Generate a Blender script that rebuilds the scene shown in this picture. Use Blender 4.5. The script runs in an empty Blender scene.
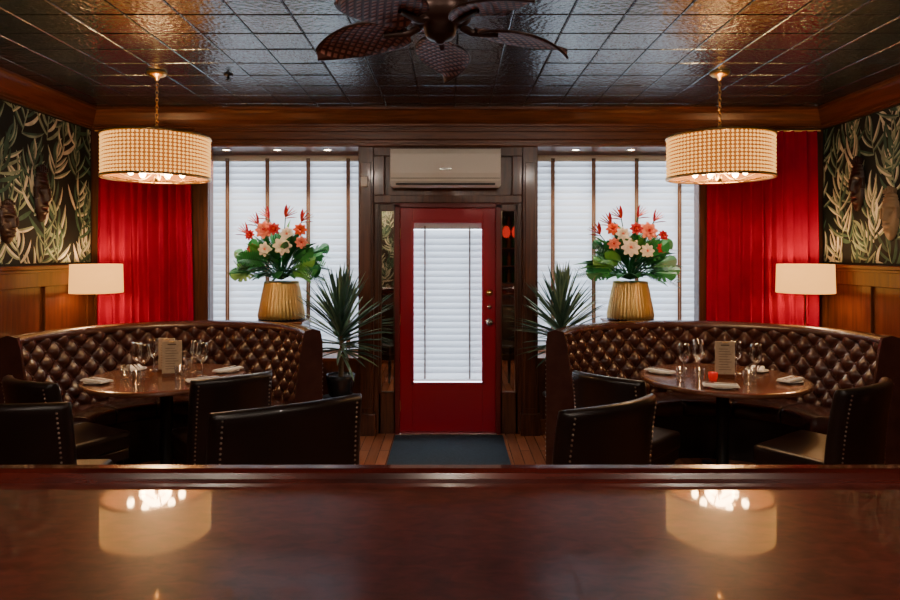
import bpy, bmesh, math, random
from mathutils import Vector, Matrix
random.seed(7)
S = bpy.context.scene
COL = S.collection
pi = math.pi

# ------------------------------------------------------------------ materials
def newmat(name):
    m = bpy.data.materials.new(name); m.use_nodes = True
    nt = m.node_tree
    return m, nt, nt.nodes["Principled BSDF"], nt.nodes["Material Output"]

def pmat(name, col, rough=0.5, metal=0.0, coat=0.0, emis=None, es=0.0, bump=0.0, bscale=40.0, var=0.0, vscale=5.0, sheen=0.0, spec=None, ior=None):
    m, nt, b, o = newmat(name)
    b.inputs["Base Color"].default_value = (*col, 1)
    b.inputs["Roughness"].default_value = rough
    b.inputs["Metallic"].default_value = metal
    b.inputs["Coat Weight"].default_value = coat
    b.inputs["Sheen Weight"].default_value = sheen
    if spec is not None: b.inputs["Specular IOR Level"].default_value = spec
    if ior: b.inputs["IOR"].default_value = ior
    if emis:
        b.inputs["Emission Color"].default_value = (*emis, 1)
        b.inputs["Emission Strength"].default_value = es
    tc = nt.nodes.new("ShaderNodeTexCoord")
    if bump > 0:
        n = nt.nodes.new("ShaderNodeTexNoise"); n.inputs["Scale"].default_value = bscale; n.inputs["Detail"].default_value = 3
        nt.links.new(tc.outputs["Object"], n.inputs["Vector"])
        bp = nt.nodes.new("ShaderNodeBump"); bp.inputs["Strength"].default_value = bump; bp.inputs["Distance"].default_value = 0.01
        nt.links.new(n.outputs["Fac"], bp.inputs["Height"]); nt.links.new(bp.outputs["Normal"], b.inputs["Normal"])
    if var > 0:
        n = nt.nodes.new("ShaderNodeTexNoise"); n.inputs["Scale"].default_value = vscale; n.inputs["Detail"].default_value = 4
        nt.links.new(tc.outputs["Object"], n.inputs["Vector"])
        r = nt.nodes.new("ShaderNodeValToRGB")
        r.color_ramp.elements[0].position = 0.3; r.color_ramp.elements[1].position = 0.7
        r.color_ramp.elements[0].color = (*[c*(1-var) for c in col], 1)
        r.color_ramp.elements[1].color = (*[min(1, c*(1+var)) for c in col], 1)
        nt.links.new(n.outputs["Fac"], r.inputs["Fac"]); nt.links.new(r.outputs["Color"], b.inputs["Base Color"])
    return m

def wood(name, c1, c2, rough=0.35, stretch=(1, 1, 12), scale=3.0, coat=0.2, bump=0.05, ior=1.5, crough=0.1, lo=.32, hi=.68):
    m, nt, b, o = newmat(name)
    tc = nt.nodes.new("ShaderNodeTexCoord"); mp = nt.nodes.new("ShaderNodeMapping")
    mx = max(stretch)
    mp.inputs["Scale"].default_value = tuple(mx/s for s in stretch)
    n = nt.nodes.new("ShaderNodeTexNoise"); n.inputs["Scale"].default_value = scale; n.inputs["Detail"].default_value = 6; n.inputs["Distortion"].default_value = 0.6
    r = nt.nodes.new("ShaderNodeValToRGB")
    r.color_ramp.elements[0].position = lo; r.color_ramp.elements[1].position = hi
    r.color_ramp.elements[0].color = (*c1, 1); r.color_ramp.elements[1].color = (*c2, 1)
    nt.links.new(tc.outputs["Object"], mp.inputs["Vector"]); nt.links.new(mp.outputs["Vector"], n.inputs["Vector"])
    nt.links.new(n.outputs["Fac"], r.inputs["Fac"]); nt.links.new(r.outputs["Color"], b.inputs["Base Color"])
    if bump > 0:
        bp = nt.nodes.new("ShaderNodeBump"); bp.inputs["Strength"].default_value = bump; bp.inputs["Distance"].default_value = 0.003
        nt.links.new(n.outputs["Fac"], bp.inputs["Height"]); nt.links.new(bp.outputs["Normal"], b.inputs["Normal"])
    b.inputs["Roughness"].default_value = rough; b.inputs["Coat Weight"].default_value = coat; b.inputs["Coat Roughness"].default_value = crough
    b.inputs["IOR"].default_value = ior
    return m

def mixshader(name, a, bset, fac):
    m = bpy.data.materials.new(name); m.use_nodes = True; nt = m.node_tree
    for n in list(nt.nodes): nt.nodes.remove(n)
    o = nt.nodes.new("ShaderNodeOutputMaterial"); mx = nt.nodes.new("ShaderNodeMixShader")
    def mk(t):
        n = nt.nodes.new(t[0]); n.inputs["Color"].default_value = (*t[1], 1)
        if len(t) > 2: n.inputs["Roughness"].default_value = t[2]
        return n
    A, B = mk(a), mk(bset)
    if fac == "fresnel":
        l = nt.nodes.new("ShaderNodeLayerWeight"); l.inputs["Blend"].default_value = 0.35
        nt.links.new(l.outputs["Facing"], mx.inputs["Fac"])
    else: mx.inputs["Fac"].default_value = fac
    nt.links.new(A.outputs[0], mx.inputs[1]); nt.links.new(B.outputs[0], mx.inputs[2]); nt.links.new(mx.outputs[0], o.inputs["Surface"])
    return m

M = {}
M['wood_v'] = wood("dark_wood_vertical", (0.05, 0.015, 0.007), (0.14, 0.046, 0.018), 0.32, (1, 1, 14), 2.5)
M['wood_h'] = wood("dark_wood_horizontal", (0.11, 0.032, 0.012), (0.25, 0.082, 0.028), 0.3, (14, 1, 1), 2.5)
M['wood_y'] = wood("dark_wood_side_trim", (0.08, 0.024, 0.010), (0.17, 0.055, 0.020), 0.3, (1, 14, 1), 2.5)
M['wains'] = wood("wainscot_wood", (0.07, 0.021, 0.009), (0.14, 0.046, 0.017), 0.35, (1, 1, 10), 2.5)
M['table'] = wood("table_wood", (0.10, 0.036, 0.018), (0.20, 0.078, 0.04), 0.22, (8, 1, 1), 3, coat=0.5)
M['bar'] = wood("bar_lacquered_wood", (0.040, 0.008, 0.0055), (0.150, 0.031, 0.021), 0.35, (1.8, 1, 1), 20.0, coat=0.85, bump=0.0, ior=1.5, crough=0.032, lo=.25, hi=.8)
_b = M['bar'].node_tree.nodes["Principled BSDF"]; _b.inputs["Coat IOR"].default_value = 2.0; _b.inputs["Specular IOR Level"].default_value = 0.35
M['barlip'] = wood("bar_rail_wood", (0.030, 0.004, 0.003), (0.10, 0.011, 0.006), 0.2, (10, 1, 1), 3, coat=1.0, crough=.05)
M['leather'] = pmat("oxblood_brown_leather", (0.060, 0.020, 0.015), 0.26, bump=0.12, bscale=120, var=0.25, vscale=8, coat=0.3)
M['leather_dk'] = pmat("dark_chair_leather", (0.014, 0.0065, 0.0055), 0.33, bump=0.15, bscale=150, var=0.2, coat=0.1)
M['black_wood'] = pmat("ebonised_legs", (0.012, 0.008, 0.006), 0.35)
M['brass'] = pmat("aged_brass", (0.75, 0.5, 0.2), 0.28, 1.0)
M['nail'] = pmat("nailhead_antique", (0.6, 0.5, 0.4), 0.3, 1.0)
M['steel'] = pmat("steel", (0.6, 0.6, 0.62), 0.22, 1.0)
M['black'] = pmat("black_metal", (0.015, 0.014, 0.014), 0.4, 0.6)
M['white_pl'] = pmat("white_plastic", (0.9, 0.86, 0.80), 0.35)
M['dark_pl'] = pmat("dark_vent", (0.04, 0.04, 0.04), 0.5)
M['door_red'] = pmat("red_door_paint", (0.42, 0.005, 0.026), 0.3, coat=0.3, bump=0.03, bscale=20)
M['casing_red'] = pmat("dark_red_casing", (0.16, 0.01, 0.01), 0.35, coat=0.2)
M['curtain'] = pmat("red_velvet", (0.38, 0.0008, 0.044), 0.85, sheen=0.0, var=0.15, vscale=3, spec=.15)
M['mat'] = pmat("doormat_fibre", (0.026, 0.045, 0.065), 0.9, bump=0.8, bscale=250, var=0.3, vscale=60)
M['plaster'] = pmat("dark_plaster", (0.03, 0.022, 0.02), 0.7)
M['bead'] = pmat("shade_beads", (0.6, 0.4, 0.18), 0.18, emis=(1, 0.47, 0.11), es=1.7)
M['drum'] = pmat("shade_drum_fabric", (0.25, 0.11, 0.03), 0.8, emis=(1, 0.32, 0.05), es=0.22)
M['bulb'] = pmat("bulb_glow", (1, 0.9, 0.7), 0.3, emis=(1, 0.62, 0.28), es=60)
M['shade'] = pmat("linen_shade", (0.35, 0.2, 0.08), 0.9, emis=(1, 0.44, 0.10), es=2.1, bump=0.2, bscale=200)
M['spot'] = pmat("downlight_lens", (1, 0.9, 0.8), 0.3, emis=(1, 0.78, 0.52), es=30)
M['slat'] = mixshader("blind_slat", ("ShaderNodeBsdfDiffuse", (0.66, 0.65, 0.63)), ("ShaderNodeBsdfTranslucent", (0.78, 0.82, 0.88)), 0.42)
M['tape'] = pmat("blind_tape", (0.24, 0.12, 0.06), 0.8)
M['wglass'] = mixshader("window_glass", ("ShaderNodeBsdfTransparent", (0.97, 0.98, 1)), ("ShaderNodeBsdfGlossy", (1, 1, 1), 0.02), 0.06)
M['glass'] = mixshader("drinking_glass", ("ShaderNodeBsdfTransparent", (0.93, 0.95, 0.96)), ("ShaderNodeBsdfGlossy", (1, 1, 1), 0.03), "fresnel")
M['mirror'] = pmat("smoked_mirror", (0.8, 0.76, 0.7), 0.02, 1.0)
M['linen'] = pmat("white_linen", (0.78, 0.75, 0.70), 0.85, bump=0.2, bscale=200)
M['china'] = pmat("white_china", (0.8, 0.78, 0.74), 0.15)
M['kraft'] = pmat("kraft_card", (0.52, 0.40, 0.27), 0.8, var=0.1, vscale=40)
M['ink'] = pmat("menu_ink", (0.12, 0.07, 0.04), 0.8)
M['redglass'] = pmat("red_votive_glass", (0.5, 0.01, 0.01), 0.1, emis=(1, 0.03, 0.02), es=0.25)
M['pot'] = pmat("black_ceramic_pot", (0.02, 0.02, 0.022), 0.25)
M['soil'] = pmat("soil", (0.03, 0.02, 0.012), 0.95, bump=0.6)
M['bark'] = pmat("plant_stem", (0.12, 0.08, 0.045), 0.8, bump=0.5, bscale=60)
M['yucca'] = pmat("yucca_leaf", (0.05, 0.125, 0.09), 0.4, var=0.4, vscale=9)
M['yucca2'] = pmat("yucca_leaf_pale", (0.15, 0.25, 0.16), 0.4, var=0.3, vscale=9)
M['g1'] = pmat("leaf_dark_green", (0.012, 0.13, 0.045), 0.35, var=0.3)
M['g2'] = pmat("leaf_mid_green", (0.035, 0.27, 0.07), 0.35, var=0.3)
M['g3'] = pmat("leaf_lime", (0.14, 0.40, 0.08), 0.4, var=0.3)
M['f_peach'] = pmat("petal_peach", (0.92, 0.27, 0.18), 0.6)
M['f_white'] = pmat("petal_cream", (0.93, 0.84, 0.74), 0.6)
M['f_orange'] = pmat("petal_orange", (0.85, 0.10, 0.015), 0.5)
M['f_red'] = pmat("petal_red", (0.55, 0.010, 0.02), 0.5)
M['vase_gold'] = pmat("vase_gold", (0.66, 0.44, 0.16), 0.35, 0.8, bump=0.2, bscale=60)
M['wp_bg'] = pmat("wallpaper_ground", (0.006, 0.013, 0.013), 0.7, var=0.3, vscale=6)
M['wp1'] = pmat("wallpaper_cream", (0.78, 0.78, 0.64), 0.7, var=0.25, vscale=10)
M['wp2'] = pmat("wallpaper_sage", (0.30, 0.40, 0.28), 0.7, var=0.4, vscale=10)
M['wp3'] = pmat("wallpaper_green", (0.055, 0.13, 0.09), 0.7, var=0.4, vscale=10)
M['mask_dk'] = pmat("dark_carved_wood", (0.03, 0.012, 0.008), 0.35, bump=0.3, bscale=60)
M['mask_lt'] = pmat("pale_carved_wood", (0.22, 0.16, 0.10), 0.5, bump=0.3, bscale=60)
M['fan_metal'] = pmat("fan_bronze", (0.05, 0.024, 0.018), 0.35, 0.5)
M['bottle_g'] = pmat("green_bottle_glass", (0.02, 0.12, 0.04), 0.1)
M['bottle_a'] = pmat("amber_bottle_glass", (0.3, 0.1, 0.02), 0.1)
M['redlamp'] = pmat("red_lantern_glow", (0.6, 0.02, 0.02), 0.4, emis=(1, 0.05, 0.03), es=0.6)

def blade_mat():
    m, nt, b, o = newmat("woven_rattan_blade")
    tc = nt.nodes.new("ShaderNodeTexCoord")
    outs = []
    for ang in (45, -45):
        mp = nt.nodes.new("ShaderNodeMapping"); mp.inputs["Rotation"].default_value = (0, 0, math.radians(ang))
        w = nt.nodes.new("ShaderNodeTexWave"); w.inputs["Scale"].default_value = 13; w.inputs["Distortion"].default_value = 0
        nt.links.new(tc.outputs["Object"], mp.inputs["Vector"]); nt.links.new(mp.outputs["Vector"], w.inputs["Vector"])
        outs.append(w)
    mx = nt.nodes.new("ShaderNodeMath"); mx.operation = 'MAXIMUM'
    nt.links.new(outs[0].outputs["Fac"], mx.inputs[0]); nt.links.new(outs[1].outputs["Fac"], mx.inputs[1])
    r = nt.nodes.new("ShaderNodeValToRGB")
    r.color_ramp.elements[0].position = 0.5; r.color_ramp.elements[0].color = (0.42, 0.17, 0.12, 1)
    r.color_ramp.elements[1].position = 0.8; r.color_ramp.elements[1].color = (0.07, 0.02, 0.013, 1)
    nt.links.new(mx.outputs[0], r.inputs["Fac"]); nt.links.new(r.outputs["Color"], b.inputs["Base Color"])
    bp = nt.nodes.new("ShaderNodeBump"); bp.inputs["Strength"].default_value = 0.6; bp.inputs["Distance"].default_value = 0.004
    nt.links.new(mx.outputs[0], bp.inputs["Height"]); nt.links.new(bp.outputs["Normal"], b.inputs["Normal"])
    b.inputs["Roughness"].default_value = 0.4
    return m
M['blade'] = blade_mat()

def ceil_mat():
    m, nt, b, o = newmat("pressed_tile_gloss_paint")
    tc = nt.nodes.new("ShaderNodeTexCoord")
    n = nt.nodes.new("ShaderNodeTexVoronoi"); n.inputs["Scale"].default_value = 42; n.feature = 'SMOOTH_F1'
    n2 = nt.nodes.new("ShaderNodeTexNoise"); n2.inputs["Scale"].default_value = 14; n2.inputs["Detail"].default_value = 4
    ad = nt.nodes.new("ShaderNodeMath"); ad.operation = 'ADD'
    for q in (n, n2): nt.links.new(tc.outputs["Object"], q.inputs["Vector"])
    nt.links.new(n.outputs["Distance"], ad.inputs[0]); nt.links.new(n2.outputs["Fac"], ad.inputs[1])
    bp = nt.nodes.new("ShaderNodeBump"); bp.inputs["Strength"].default_value = 0.55; bp.inputs["Distance"].default_value = 0.006
    nt.links.new(ad.outputs[0], bp.inputs["Height"]); nt.links.new(bp.outputs["Normal"], b.inputs["Normal"])
    b.inputs["Base Color"].default_value = (0.010, 0.016, 0.028, 1)
    b.inputs["Roughness"].default_value = 0.24; b.inputs["IOR"].default_value = 2.1
    b.inputs["Specular Tint"].default_value = (0.78, 0.92, 1.0, 1)
    return m
M['ceil'] = ceil_mat()

def floor_mat():
    m, nt, b, o = newmat("oak_plank_floor")
    tc = nt.nodes.new("ShaderNodeTexCoord"); mp = nt.nodes.new("ShaderNodeMapping"); mp.inputs["Rotation"].default_value = (0, 0, pi/2)
    br = nt.nodes.new("ShaderNodeTexBrick")
    br.inputs["Scale"].default_value = 1; br.inputs["Brick Width"].default_value = 1.1; br.inputs["Row Height"].default_value = 0.085
    br.inputs["Mortar Size"].default_value = 0.0025; br.inputs["Color1"].default_value = (0.60, 0.21, 0.10, 1); br.inputs["Color2"].default_value = (0.38, 0.13, 0.06, 1)
    br.inputs["Mortar"].default_value = (0.04, 0.015, 0.008, 1)
    nt.links.new(tc.outputs["Object"], mp.inputs["Vector"]); nt.links.new(mp.outputs["Vector"], br.inputs["Vector"])
    mp2 = nt.nodes.new("ShaderNodeMapping"); mp2.inputs["Scale"].default_value = (14, 1, 1)
    n = nt.nodes.new("ShaderNodeTexNoise"); n.inputs["Scale"].default_value = 4; n.inputs["Detail"].default_value = 5
    nt.links.new(tc.outputs["Object"], mp2.inputs["Vector"]); nt.links.new(mp2.outputs["Vector"], n.inputs["Vector"])
    mx = nt.nodes.new("ShaderNodeMixRGB"); mx.blend_type = 'MULTIPLY'; mx.inputs["Fac"].default_value = 0.4
    nt.links.new(br.outputs["Color"], mx.inputs[1]); nt.links.new(n.outputs["Fac"], mx.inputs[2])
    nt.links.new(mx.outputs[0], b.inputs["Base Color"]); b.inputs["Roughness"].default_value = 0.25
    return m
M['floor'] = floor_mat()

# ------------------------------------------------------------------ geometry helpers
def root(name, loc=(0, 0, 0), rz=0.0):
    e = bpy.data.objects.new(name, None); e.location = loc; e.rotation_euler = (0, 0, rz); e.empty_display_size = 0.1
    COL.objects.link(e); return e

def mk(name, verts, faces, mat, parent=None, smooth=False, fm=None):
    me = bpy.data.meshes.new(name); me.from_pydata([tuple(v) for v in verts], [], faces)
    mats = mat if isinstance(mat, (list, tuple)) else [mat]
    for k in mats: me.materials.append(M[k])
    if fm: me.polygons.foreach_set("material_index", fm)
    if smooth: me.polygons.foreach_set("use_smooth", [True]*len(me.polygons))
    me.update()
    o = bpy.data.objects.new(name, me); COL.objects.link(o)
    if parent: o.parent = parent
    return o

def fixn(o):
    bm = bmesh.new(); bm.from_mesh(o.data); bmesh.ops.recalc_face_normals(bm, faces=bm.faces); bm.to_mesh(o.data); bm.free(); return o

def boxes(name, bl, mat, parent=None, bevel=0.0, seg=2):
    bm = bmesh.new()
    for (x0, x1, y0, y1, z0, z1) in bl:
        r = bmesh.ops.create_cube(bm, size=1)
        for v in r['verts']:
            v.co = Vector(((x0+x1)/2+v.co.x*(x1-x0), (y0+y1)/2+v.co.y*(y1-y0), (z0+z1)/2+v.co.z*(z1-z0)))
    if bevel > 0:
        bmesh.ops.bevel(bm, geom=list(bm.edges), offset=bevel, segments=seg, affect='EDGES', profile=0.5, clamp_overlap=True)
    me = bpy.data.meshes.new(name); bm.to_mesh(me); bm.free(); me.materials.append(M[mat])
    o = bpy.data.objects.new(name, me); COL.objects.link(o)
    if parent: o.parent = parent
    return o

def lathe_data(prof, seg=32, loc=(0, 0, 0)):
    vs, fs = [], []
    n = len(prof)
    for i in range(seg):
        a = 2*pi*i/seg
        for r, z in prof: vs.append((loc[0]+r*math.cos(a), loc[1]+r*math.sin(a), loc[2]+z))
    for i in range(seg):
        j = (i+1) % seg
        for k in range(n-1): fs.append((i*n+k, j*n+k, j*n+k+1, i*n+k+1))
    return vs, fs

def lathe(name, prof, mat, parent=None, seg=32, loc=(0, 0, 0), smooth=True):
    v, f = lathe_data(prof, seg, loc)
    o = mk(name, v, f, mat, parent, smooth)
    bm = bmesh.new(); bm.from_mesh(o.data); bmesh.ops.remove_doubles(bm, verts=bm.verts, dist=1e-5)
    bmesh.ops.recalc_face_normals(bm, faces=bm.faces); bm.to_mesh(o.data); bm.free()
    return o

def tube_data(pts, r, seg=8, off=0):
    pts = [Vector(p) for p in pts]; vs, fs = [], []
    rs = r if isinstance(r, (list, tuple)) else [r]*len(pts)
    for i, p in enumerate(pts):
        d = (pts[min(i+1, len(pts)-1)]-pts[max(i-1, 0)]).normalized()
        up = Vector((0, 0, 1)) if abs(d.z) < 0.95 else Vector((1, 0, 0))
        a = d.cross(up).normalized(); b = d.cross(a).normalized()
        for k in range(seg):
            t = 2*pi*k/seg; vs.append(p+a*(rs[i]*math.cos(t))+b*(rs[i]*math.sin(t)))
    for i in range(len(pts)-1):
        for k in range(seg):
            l = (k+1) % seg
            fs.append((off+i*seg+k, off+i*seg+l, off+(i+1)*seg+l, off+(i+1)*seg+k))
    fs.append(tuple(off+k for k in range(seg))); fs.append(tuple(off+(len(pts)-1)*seg+k for k in reversed(range(seg))))
    return vs, fs

def tubes(name, lst, mat, parent=None, seg=8):
    V, F = [], []
    for pts, r in lst:
        v, f = tube_data(pts, r, seg, len(V)); V += v; F += f
    return mk(name, V, F, mat, parent, True)

def prism(name, poly, axis, a0, a1, mat, parent=None):
    n = len(poly)
    if axis == 'x': vs = [(a0, d, z) for d, z in poly]+[(a1, d, z) for d, z in poly]
    else: vs = [(d, a0, z) for d, z in poly]+[(d, a1, z) for d, z in poly]
    fs = [(i, (i+1) % n, n+(i+1) % n, n+i) for i in range(n)]+[tuple(range(n))[::-1], tuple(range(n, 2*n))]
    return fixn(mk(name, vs, fs, mat, parent))

def balls(name, centers, r, mat, parent=None, sub=1, scale=(1, 1, 1)):
    bm = bmesh.new(); bmesh.ops.create_icosphere(bm, subdivisions=sub, radius=1)
    bv = [v.co.copy() for v in bm.verts]; bf = [[v.index for v in f.verts] for f in bm.faces]; bm.free()
    V, F = [], []
    for c in centers:
        o = len(V); c = Vector(c)
        V += [(c.x+v.x*r*scale[0], c.y+v.y*r*scale[1], c.z+v.z*r*scale[2]) for v in bv]
        F += [[i+o for i in f] for f in bf]
    return mk(name, V, F, mat, parent, True)

def leaf_strip(V, F, FM, base, d, length, width, droop, mi, n=6, fold=0.25, shape='blade'):
    base = Vector(base); d = Vector(d).normalized()
    side = d.cross(Vector((0, 0, 1)))
    side = side.normalized() if side.length > 1e-3 else Vector((1, 0, 0))
    p = base.copy(); cur = d.copy(); o = len(V)
    for i in range(n+1):
        t = i/n
        if shape == 'blade': w = width*(0.5+1.0*t)*(1-t)**0.6 if t < 1 else 0.0
        else: w = width*math.sin(pi*min(1, t*0.95+0.05))**0.8 if t < 1 else 0.0
        w = max(w, 0.0005)
        nrm = side.cross(cur).normalized()
        V += [p-side*w/2+nrm*w*fold, p.copy(), p+side*w/2+nrm*w*fold]
        cur = (cur+Vector((0, 0, -droop/n))).normalized()
        p = p+cur*(length/n)
    for i in range(n):
        a = o+3*i
        F += [(a, a+1, a+4, a+3), (a+1, a+2, a+5, a+4)]; FM += [mi, mi]

def monstera(V, F, FM, base, d, nrm, size, mi):
    base = Vector(base); d = Vector(d).normalized(); nrm = Vector(nrm)
    s = d.cross(nrm).normalized(); nrm = s.cross(d).normalized()
    o = len(V); V.append(base+d*size*0.35)
    N = 44
    for i in range(N):
        a = -pi+2*pi*i/N
        r = size*(0.62+0.12*math.cos(a)) * (0.9+0.1*math.cos(2*a))
        if i % 4 == 0 and abs(a) > 0.3: r *= 0.5
        if abs(abs(a)-pi) < 0.2: r *= 0.55
        q = base+d*size*0.35+d*(r*math.cos(a)*0.95)+s*(r*math.sin(a)*0.8)-nrm*(abs(math.sin(a))*r*0.25+ (r*r)*0.3)
        V.append(q)
    for i in range(N): F.append((o, o+1+i, o+1+(i+1) % N)); FM.append(mi)

def flower(V, F, FM, c, up, r, mi, ci):
    up = Vector(up).normalized(); a = up.orthogonal().normalized(); b = up.cross(a)
    c = Vector(c)
    for ring, (n, tilt, rr) in enumerate(((8, 1.25, 1.0), (7, 0.9, 0.85), (6, 0.5, 0.7), (5, 0.2, 0.5))):
        for k in range(n):
            t = 2*pi*k/n+ring*0.4
            rad = a*math.cos(t)+b*math.sin(t); sd = up.cross(rad)
            o = len(V)
            for i in range(4):
                f = i/3; tl = tilt*(0.5+0.6*f)
                p = c+rad*(r*rr*f*math.sin(tl)+0.004)+up*(r*rr*f*math.cos(tl))
                w = r*0.36*math.sin(pi*(0.18+0.74*f))
                V += [p-sd*w, p-rad*w*0.15, p+sd*w]
            for i in range(3):
                q = o+3*i; F += [(q, q+1, q+4, q+3), (q+1, q+2, q+5, q+4)]; FM += [mi, mi]
    o = len(V); m = 8
    V.append(c+up*r*0.62)
    for k in range(m):
        t = 2*pi*k/m; V.append(c+(a*math.cos(t)+b*math.sin(t))*r*0.26+up*r*0.3)
    for k in range(m): F.append((o, o+1+k, o+1+(k+1) % m)); FM.append(ci)

# ------------------------------------------------------------------ room constants
XL, XR, YB, YR, ZC = -3.31, 3.44, 6.0, -2.6, 2.98

floor = boxes("floor", [(XL-.1, XR+.1, YR-.1, 6.7, -0.1, 0)], 'floor')

V, F = [], []
ts = 0.305
nx = int(math.ceil((XR-XL)/ts)); ny = int(math.ceil((YB-YR)/ts))
for i in range(nx):
    for j in range(ny):
        x0 = XL+i*ts; y1 = YB-j*ts; x1 = min(x0+ts, XR+.02); y0 = y1-ts
        o = len(V); tx = random.gauss(0, 0.0008); ty = random.gauss(0, 0.0008); b = 0.010
        for (x, y) in ((x0, y0), (x1, y0), (x1, y1), (x0, y1)): V.append((x, y, ZC+0.008))
        for (x, y, a, c) in ((x0+b*.3, y0+b*.3, -1, -1), (x1-b*.3, y0+b*.3, 1, -1), (x1-b*.3, y1-b*.3, 1, 1), (x0+b*.3, y1-b*.3, -1, 1)):
            V.append((x, y, ZC+0.003+a*tx+c*ty))
        for (x, y, a, c) in ((x0+b, y0+b, -1, -1), (x1-b, y0+b, 1, -1), (x1-b, y1-b, 1, 1), (x0+b, y1-b, -1, 1)):
            V.append((x, y, ZC+a*tx+c*ty))
        for k in range(4):
            l = (k+1) % 4
            F += [(o+k, o+4+k, o+4+l, o+l), (o+4+k, o+8+k, o+8+l, o+4+l)]
        F.append((o+8, o+11, o+10, o+9))
o = len(V)
V += [(XL-.1, YR-.1, ZC+.02), (XR+.1, YR-.1, ZC+.02), (XR+.1, 6.7, ZC+.02), (XL-.1, 6.7, ZC+.02), (XL-.1, YR-.1, ZC+.1), (XR+.1, YR-.1, ZC+.1), (XR+.1, 6.7, ZC+.1), (XL-.1, 6.7, ZC+.1)]
F += [(o, o+1, o+2, o+3), (o+4, o+5, o+6, o+7), (o, o+1, o+5, o+4), (o+1, o+2, o+6, o+5), (o+2, o+3, o+7, o+6), (o+3, o, o+4, o+7)]
mk("ceiling", V, F, 'ceil')

WL = (-2.22, -0.82); WR = (0.80, 2.29); ZS, ZT = 0.70, 2.64
BL = (-2.46, -0.78); BR = (0.76, 2.52)
DX0, DX1, DT = -0.66, 0.625, 2.12
boxes("wall_back", [
    (XL-.1, WL[0], YB, YB+.10, 0, ZC), (WL[1], DX0, YB, YB+.12, 0, ZC), (DX1, WR[0], YB, YB+.12, 0, ZC), (WR[1], XR+.1, YB, YB+.10, 0, ZC),
    (WL[0], WL[1], YB, YB+.12, ZT, ZC), (WR[0], WR[1], YB, YB+.12, ZT, ZC), (DX0, DX1, YB, YB+.12, DT, ZC),
    (WL[0], WL[1], YB, YB+.12, 0, ZS-.03), (WR[0], WR[1], YB, YB+.12, 0, ZS-.03)], 'wood_v')
boxes("wall_left", [(XL-.1, XL, YR-.1, YB, 0, ZC)], 'wp_bg')
boxes("wall_right", [(XR, XR+.1, YR-.1, YB, 0, ZC)], 'wp_bg')
boxes("wall_rear", [(XL-.1, XR+.1, YR-.1, YR, 0, ZC)], 'plaster')

for n, ((a, b), (wa, wb)) in enumerate(((BL, WL), (BR, WR))):
    boxes("trim_%d" % (n+1), [(a-.08, a, YB+.10, 6.56, 0.5, ZT+.06), (b, b+.08, YB+.10, 6.56, 0.5, ZT+.06), (a, b, YB+.12, 6.56, ZT, ZT+.06),
                             (a, b, YB+.121, 6.56, ZS-.14, ZS-.03)], 'wood_v')
    boxes("trim_%d" % (n+3), [(wa, wb, YB, YB+.121, ZS-.03, ZS), (a, b, YB+.121, 6.56, ZS-.03, ZS)], 'wood_h')
    w = root("window_%d" % (n+1), ((a+b)/2, 6.5, 0)); hw = (b-a)/2
    boxes("frame", [(-hw, -hw+.05, 0, .05, ZS, ZT), (hw-.05, hw, 0, .05, ZS, ZT), (-hw, hw, 0, .05, ZS, ZS+.06), (-hw, hw, 0, .05, ZT-.06, ZT), (-.02, .02, 0, .05, ZS, ZT)], 'wood_v', w)
    boxes("pane", [(-hw+.05, hw-.05, .02, .026, ZS+.06, ZT-.06)], 'wglass', w)

def blind(name, cx, y, hw, z0, z1, tapes, pitch=0.064, tw=0.02, parent=None):
    if parent:
        r = root(name, (cx-parent.location.x, y-parent.location.y, 0)); r.parent = parent
    else: r = root(name, (cx, y, 0))
    V, F = [], []; z = z0+.055; th = math.radians(62); hwd = pitch*.80
    while z < z1-.06:
        o = len(V); m = 4
        for x in (-hw, hw):
            for k in range(m+1):
                a = -1+2*k/m; V.append((x, a*hwd*math.cos(th)-.004*(1-a*a)*math.sin(th), z+a*hwd*math.sin(th)+.004*(1-a*a)*math.cos(th)))
        for k in range(m): F.append((o+k, o+m+1+k, o+m+2+k, o+k+1))
        z += pitch
    mk("slats", V, F, 'slat', r, True)
    boxes("head_rail", [(-hw, hw, -.03, .03, z1-.06, z1)], 'linen', r, 0.004)
    boxes("bottom_rail", [(-hw, hw, -.025, .025, z0, z0+.012)], 'linen', r, 0.004)
    boxes("tapes", [(x-tw/2-cx, x+tw/2-cx, -.030, -.028, z0+.02, z1-.03) for x in tapes]+[(x-tw/2-cx, x+tw/2-cx, .028, .030, z0+.02, z1-.03) for x in tapes], 'tape', r)
    tubes("lift_cords", [([(x-cx, -.033, z0+.02), (x-cx, -.033, z1-.04)], 0.0015) for x in tapes], 'linen', r, 6)
    return r
s = 6.37/650
blind("window_blind", sum(BL)/2, 6.41, (BL[1]-BL[0])/2-.01, ZS+.01, ZT-.01, [(p-450)*s for p in (227, 267, 308, 348)], tw=0.038)
blind("window_blind", sum(BR)/2, 6.41, (BR[1]-BR[0])/2-.01, ZS+.01, ZT-.01, [(p-450)*s for p in (553, 594, 637, 680)], tw=0.038)

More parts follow.
